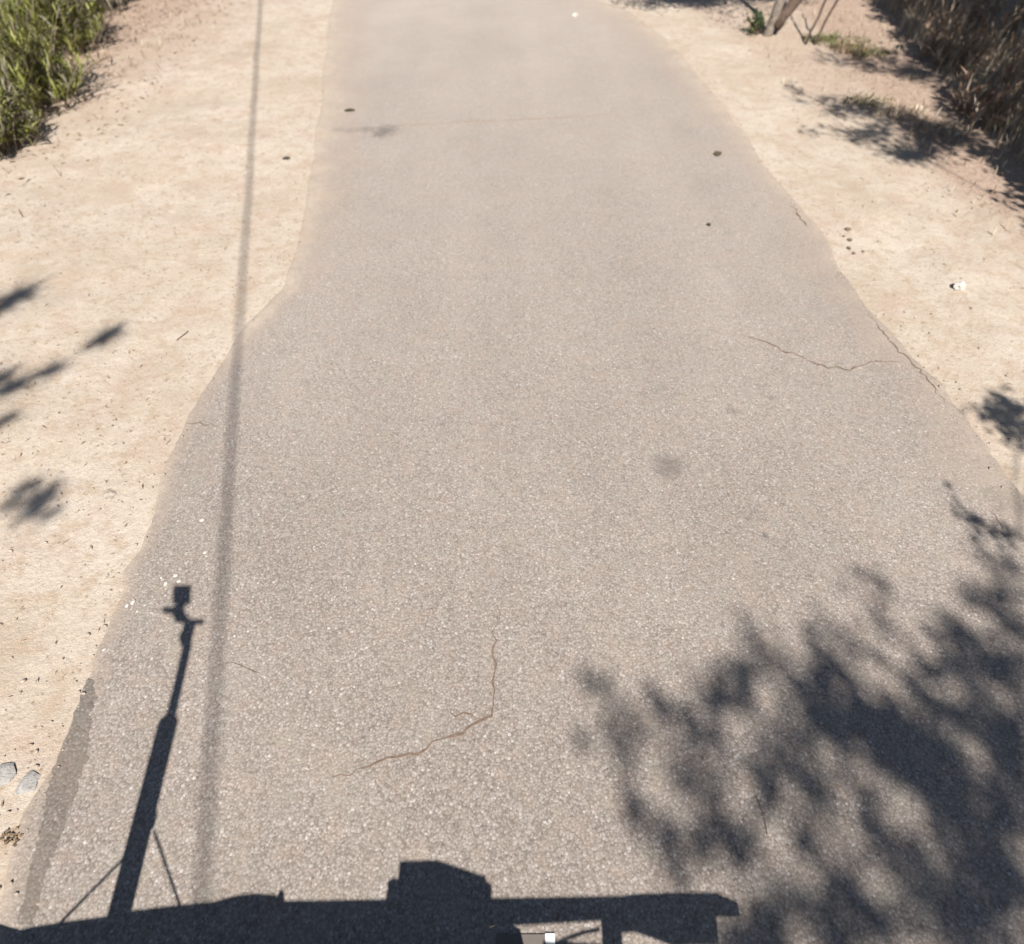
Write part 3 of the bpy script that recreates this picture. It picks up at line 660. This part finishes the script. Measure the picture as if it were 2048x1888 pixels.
branch([tips[6]+Vector((-.5, -.15, -.1)), tips[7]], .008)
k = 0
while k < 60:
    zz = random.uniform(5.5, 12.3); a = random.uniform(0, 6.28); rr = (13-zz)*.28*random.uniform(.4, 1.1)
    c = Vector((math.cos(a)*rr, math.sin(a)*rr, zz)); g = (o3.x+c.x+SX*zz, o3.y+c.y+SY*zz)
    if in_frame(*g, .5): continue
    branch([(0, .05, zz-.3), c], .02); tuft(c, .2, 70, .28); k += 1
from_bm('limbs', bm, M['darkbark'], pine, True); from_np('crown', V, F, M['needle'], pine)

# ------------------------------------------------------------------ overhead cable on its two poles
ga = Vector(G(390, 1848)[:2]); gb = Vector(G(510.5, 0)[:2]); hw = 9.3
wa = Vector((ga.x-SX*hw, ga.y-SY*hw)); wb = Vector((gb.x-SX*hw, gb.y-SY*hw)); wd = (wb-wa).normalized()
poles = [wa - wd*24, wb + wd*22]
bm = bmesh.new(); pts = []
for i in range(61):
    t = i/60; p = poles[0].lerp(poles[1], t); pts.append((p.x, p.y, hw + .30*((2*t-1)**2 - .1)))
tube(bm, pts, .0155, 6); tag(from_bm('overhead_cable', bm, M['cable'], None, True), 'black overhead cable strung between two poles along the left road side', 'cable')
for i, p in enumerate(poles):
    t = empty('utility_pole', (p.x, p.y, 0)); tag(t, ['timber utility pole far behind the view carrying the overhead cable', 'timber utility pole ahead beyond the top of the picture carrying the cable'][i], 'utility pole')
    bm = bmesh.new(); tube(bm, [(.16, 0, -.4), (.16, 0, 4), (.16, 0, 10.6)], [.15, .13, .10], 12); from_bm('shaft', bm, M['pole'], t, True)
    bm = bmesh.new(); box(bm, -.7, 1.0, -.05, .05, 10.0, 10.12); from_bm('crossarm', bm, M['pole'], t)
    for x in (-.6, 0.55, .9):
        bm = bmesh.new(); tube(bm, [(x, 0, 10.12), (x, 0, 10.18), (x, 0, 10.24), (x, 0, 10.28)], [.025, .045, .045, .02], 8); from_bm('insulator', bm, M['ceramic'], t, True)
    bm = bmesh.new(); box(bm, -.03, .04, -.03, .03, hw+.22, hw+.31); from_bm('cable_clamp', bm, M['alu'], t)

# ------------------------------------------------------------------ dense tree at the right whose crown keeps the far verge in deep shade
random.seed(21); b4 = []
for k in range(150):                                     # ragged front of the shade
    y = random.uniform(4.6, 15.5); x = shade_x(y)+random.gauss(.20, .13); h = random.uniform(3.7, 4.6)
    b4.append((Vector((x-SX*h, y-SY*h, h)), random.uniform(.10, .22), 2.2))
for k in range(300):
    y = random.uniform(4.6, 16.5); x = shade_x(y)+.42+4.6*random.random(); h = random.uniform(3.8, 5.6)
    b4.append((Vector((x-SX*h, y-SY*h, h)), random.uniform(.32, .52), 1.7))
shade_tree((9.2, 4.6), 7, 'wide dense tree right of the picture that keeps the upper right verge in deep shade', b4, 0, .26, (8.6, 4.9, 3.9), .13, .08, .9)

# ------------------------------------------------------------------ survey car just below the frame; only its shadow reaches the road in view
YC = -.85
car = empty('survey_car', (0, 0, 0)); tag(car, 'dark survey car with camera mast behind the view, its shadow along the bottom', 'car')
def sil(pix): return [(q.x, q.z) for q in (lift_y(a, b, YC) for a, b in pix)]
roof = sil([(-40, 1856), (0, 1830), (30, 1821), (60, 1812), (130, 1801), (200, 1792), (260, 1780), (340, 1770), (420, 1762), (600, 1760), (780, 1757), (900, 1760), (928, 1800), (940, 1835)])
# lofted body: roofline section at the rear, carried along the car
xa, xb = roof[0][0]-.10, roof[-1][0]+.10
stations = [(-.34, .40, .16), (-.38, .46, .06), (-.46, .52, .0), (-.835, .60, 0), (-.85, 1, 0), (-1.9, 1.03, 0), (-2.5, 1.55, .12), (-4.7, 1.58, .12), (-5.25, 1.06, .02), (-5.6, .95, .06), (-5.66, .5, .12)]
bm = bmesh.new(); rings = []
for y, hs, ins in stations:
    ring = [(xa+ins, .95*min(1, hs*1.3)), (xa-.02+ins, .55*min(1, hs*1.6)), (xa+.04+ins, .28)] 
    ring = ring[::-1]; mid = (xa+xb)/2
    top = [(x, z*hs if hs >= .9 else z*hs) for x, z in roof]
    bot = [(xb-ins, .95*min(1, hs*1.3)), (xb+.02-ins, .55*min(1, hs*1.6)), (xb-.04-ins, .28)]
    allp = ring + top + bot
    rings.append([bm.verts.new((x, y, z)) for x, z in allp])
n = len(rings[0])
for a, b in zip(rings, rings[1:]):
    for k in range(n): bm.faces.new((a[k], a[(k+1) % n], b[(k+1) % n], b[k]))
bm.faces.new(rings[0]); bm.faces.new(rings[-1][::-1])
from_bm('body', bm, M['paint'], car)
bm = bmesh.new()
zr = max(z for x, z in roof)
q = [bm.verts.new(p) for p in ((xa+.22, -1.93, 1.27), (xb-.22, -1.93, 1.25), (xb-.32, -2.43, 1.76), (xa+.36, -2.43, 1.76))]; q2 = [bm.verts.new(v_.co + Vector((0, .012, .010))) for v_ in q]
bm.faces.new(q); bm.faces.new(q2[::-1])
for k in range(4): bm.faces.new((q[k], q[(k+1) % 4], q2[(k+1) % 4], q2[k]))
from_bm('windscreen', bm, M['glass'], car)
bm = bmesh.new(); box(bm, xa+.12, xb-.12, -.40, -.31, .26, .38); from_bm('bumper', bm, M['black'], car)
for x in (xa+.12, xb-.32):
    bm = bmesh.new(); box(bm, x, x+.22, -.845, -.825, .74, .92); from_bm('headlight', bm, M['ceramic_white'], car)
bm = bmesh.new(); box(bm, (xa+xb)/2-.26, (xa+xb)/2+.26, -.308, -.300, .27, .37); from_bm('number_plate', bm, M['stripw'], car)
for sgn, x in ((-1, xa), (1, xb)):
    for y in (-1.25, -4.5):
        wv = []; bm = bmesh.new()
        for r, xo in ((.20, -.10), (.30, -.10), (.335, -.06), (.335, .06), (.30, .10), (.20, .10)):
            wv.append([bm.verts.new((x-sgn*.05+xo, y+math.cos(2*math.pi*k/28)*r, .335+math.sin(2*math.pi*k/28)*r)) for k in range(28)])
        for a, b in zip(wv, wv[1:]+wv[:1]):
            for k in range(28): bm.faces.new((a[k], a[(k+1) % 28], b[(k+1) % 28], b[k]))
        wh = from_bm('wheel', bm, M['rubber'], car, True)
        bm = bmesh.new(); tube(bm, [(x-sgn*.05-.07, y, .335), (x-sgn*.05+.07, y, .335)], .199, 20); from_bm('rim', bm, M['alu'], wh)
    for y0, y1 in ((-3.45, -2.6), (-4.45, -3.55)):
        xi = x-sgn*.15; q = .012*sgn; bm = bmesh.new()
        box(bm, min(xi+q, xi+q*2.5), max(xi+q, xi+q*2.5), y0, y1, 1.25, 1.62); from_bm('side_window', bm, M['glass'], car)
# things on the rack ----------------------------------------------------------
def profile(name, pix, depth, mat, parent=car, cut=0.):
    """outline whose shadow is traced; the lower edge is raised by what the depth adds to the shadow"""
    bm = bmesh.new(); prism(bm, sil(pix), YC-depth, YC); return from_bm(name, bm, mat, parent)
profile('air_scoop', [(395, 1772), (440, 1756), (470, 1749), (505, 1746), (545, 1750), (549, 1739), (557, 1741), (559, 1790), (400, 1790)], .30, M['black'])
profile('equipment_box', [(783, 1683), (856, 1681), (943, 1711), (950, 1710), (952, 1722), (963, 1730), (961, 1751), (940, 1768), (800, 1768), (808, 1752), (793, 1738), (760, 1722), (769, 1716), (786, 1720)], .14, M['black'])
profile('rack_bar', [(300, 1778), (935, 1756), (1215, 1751), (1240, 1747), (1398, 1744), (1442, 1762), (1442, 1769), (1300, 1772), (935, 1793), (300, 1812)], .035, M['alu'])
profile('sensor_housing', [(1185, 1760), (1395, 1758), (1400, 1815), (1312, 1818), (1240, 1792), (1190, 1796)], .05, M['black'])
profile('bracket_post', [(1174, 1775), (1213, 1775), (1222, 1905), (1224, 2100), (1186, 2100), (1182, 1900)], .03, M['alu'])
profile('cable_loop', [(1172, 1812), (1140, 1818), (1108, 1830), (1078, 1844), (1085, 1848), (1112, 1836), (1143, 1825), (1174, 1819)], .004, M['black'])
profile('strut', [(1062, 1836), (1130, 1842), (1195, 1846), (1195, 1905), (1062, 1905)], .004, M['alu'])
# mast -----------------------------------------------------------------------------
def mast_r(px): return px/2
mb = lift_y(233, 1790, YC)
def at_mast(px, py): return lift_y(px, py, YC)
top = at_mast(357, 1165)
bm = bmesh.new()
tube(bm, [at_mast(228, 1815), at_mast(330, 1415)], [.047, .047], 16); mast = from_bm('mast', bm, M['black'], car)
bm = bmesh.new(); tube(bm, [at_mast(283, 1610), at_mast(286, 1598)], [.0505, .0505], 14); from_bm('collar', bm, M['black'], mast)
bm = bmesh.new(); tube(bm, [at_mast(332, 1418), at_mast(368, 1262)], [.0235, .0235], 12); from_bm('rod', bm, M['black'], mast)
bm = bmesh.new(); prism(bm, sil([(356, 1262), (374, 1262), (384, 1220), (400, 1220), (400, 1214), (372, 1213), (362, 1200), (360, 1176), (348, 1176), (342, 1190), (320, 1190), (320, 1196), (338, 1199), (346, 1215), (362, 1217), (357, 1238), (352, 1243)]), YC-.008, YC+.008); from_bm('clamp', bm, M['black'], mast)
bm = bmesh.new(); prism(bm, sil([(341, 1148), (374, 1148), (373, 1180), (340, 1178)]), YC-.012, YC+.012); from_bm('camera_head', bm, M['black'], mast)
for a, b in (((272, 1650), (118, 1806)), ((303, 1625), (357, 1780))):
    bm = bmesh.new(); p = lift_y(*a, YC); q = lift_y(*b, YC); tube(bm, [p, q], .0055, 6); from_bm('stay', bm, M['alu'], mast)

# flat board lying behind the car, its end just entering the frame
bd = empty('board', (0, 0, RZ)); tag(bd, 'flat grey brown board with a white strip on its right, at the bottom edge', 'board')
def gx_(px, py=1838): return G(px, py)[0]
yt = G(1000, 1829)[1]
bm = bmesh.new(); box(bm, gx_(972), gx_(1067), -.75, yt, .001, .005); from_bm('panel', bm, M['board'], bd)
bm = bmesh.new(); box(bm, gx_(1067.4), gx_(1086), -.75, yt+.003, .001, .007); from_bm('strip', bm, M['stripw'], bd)
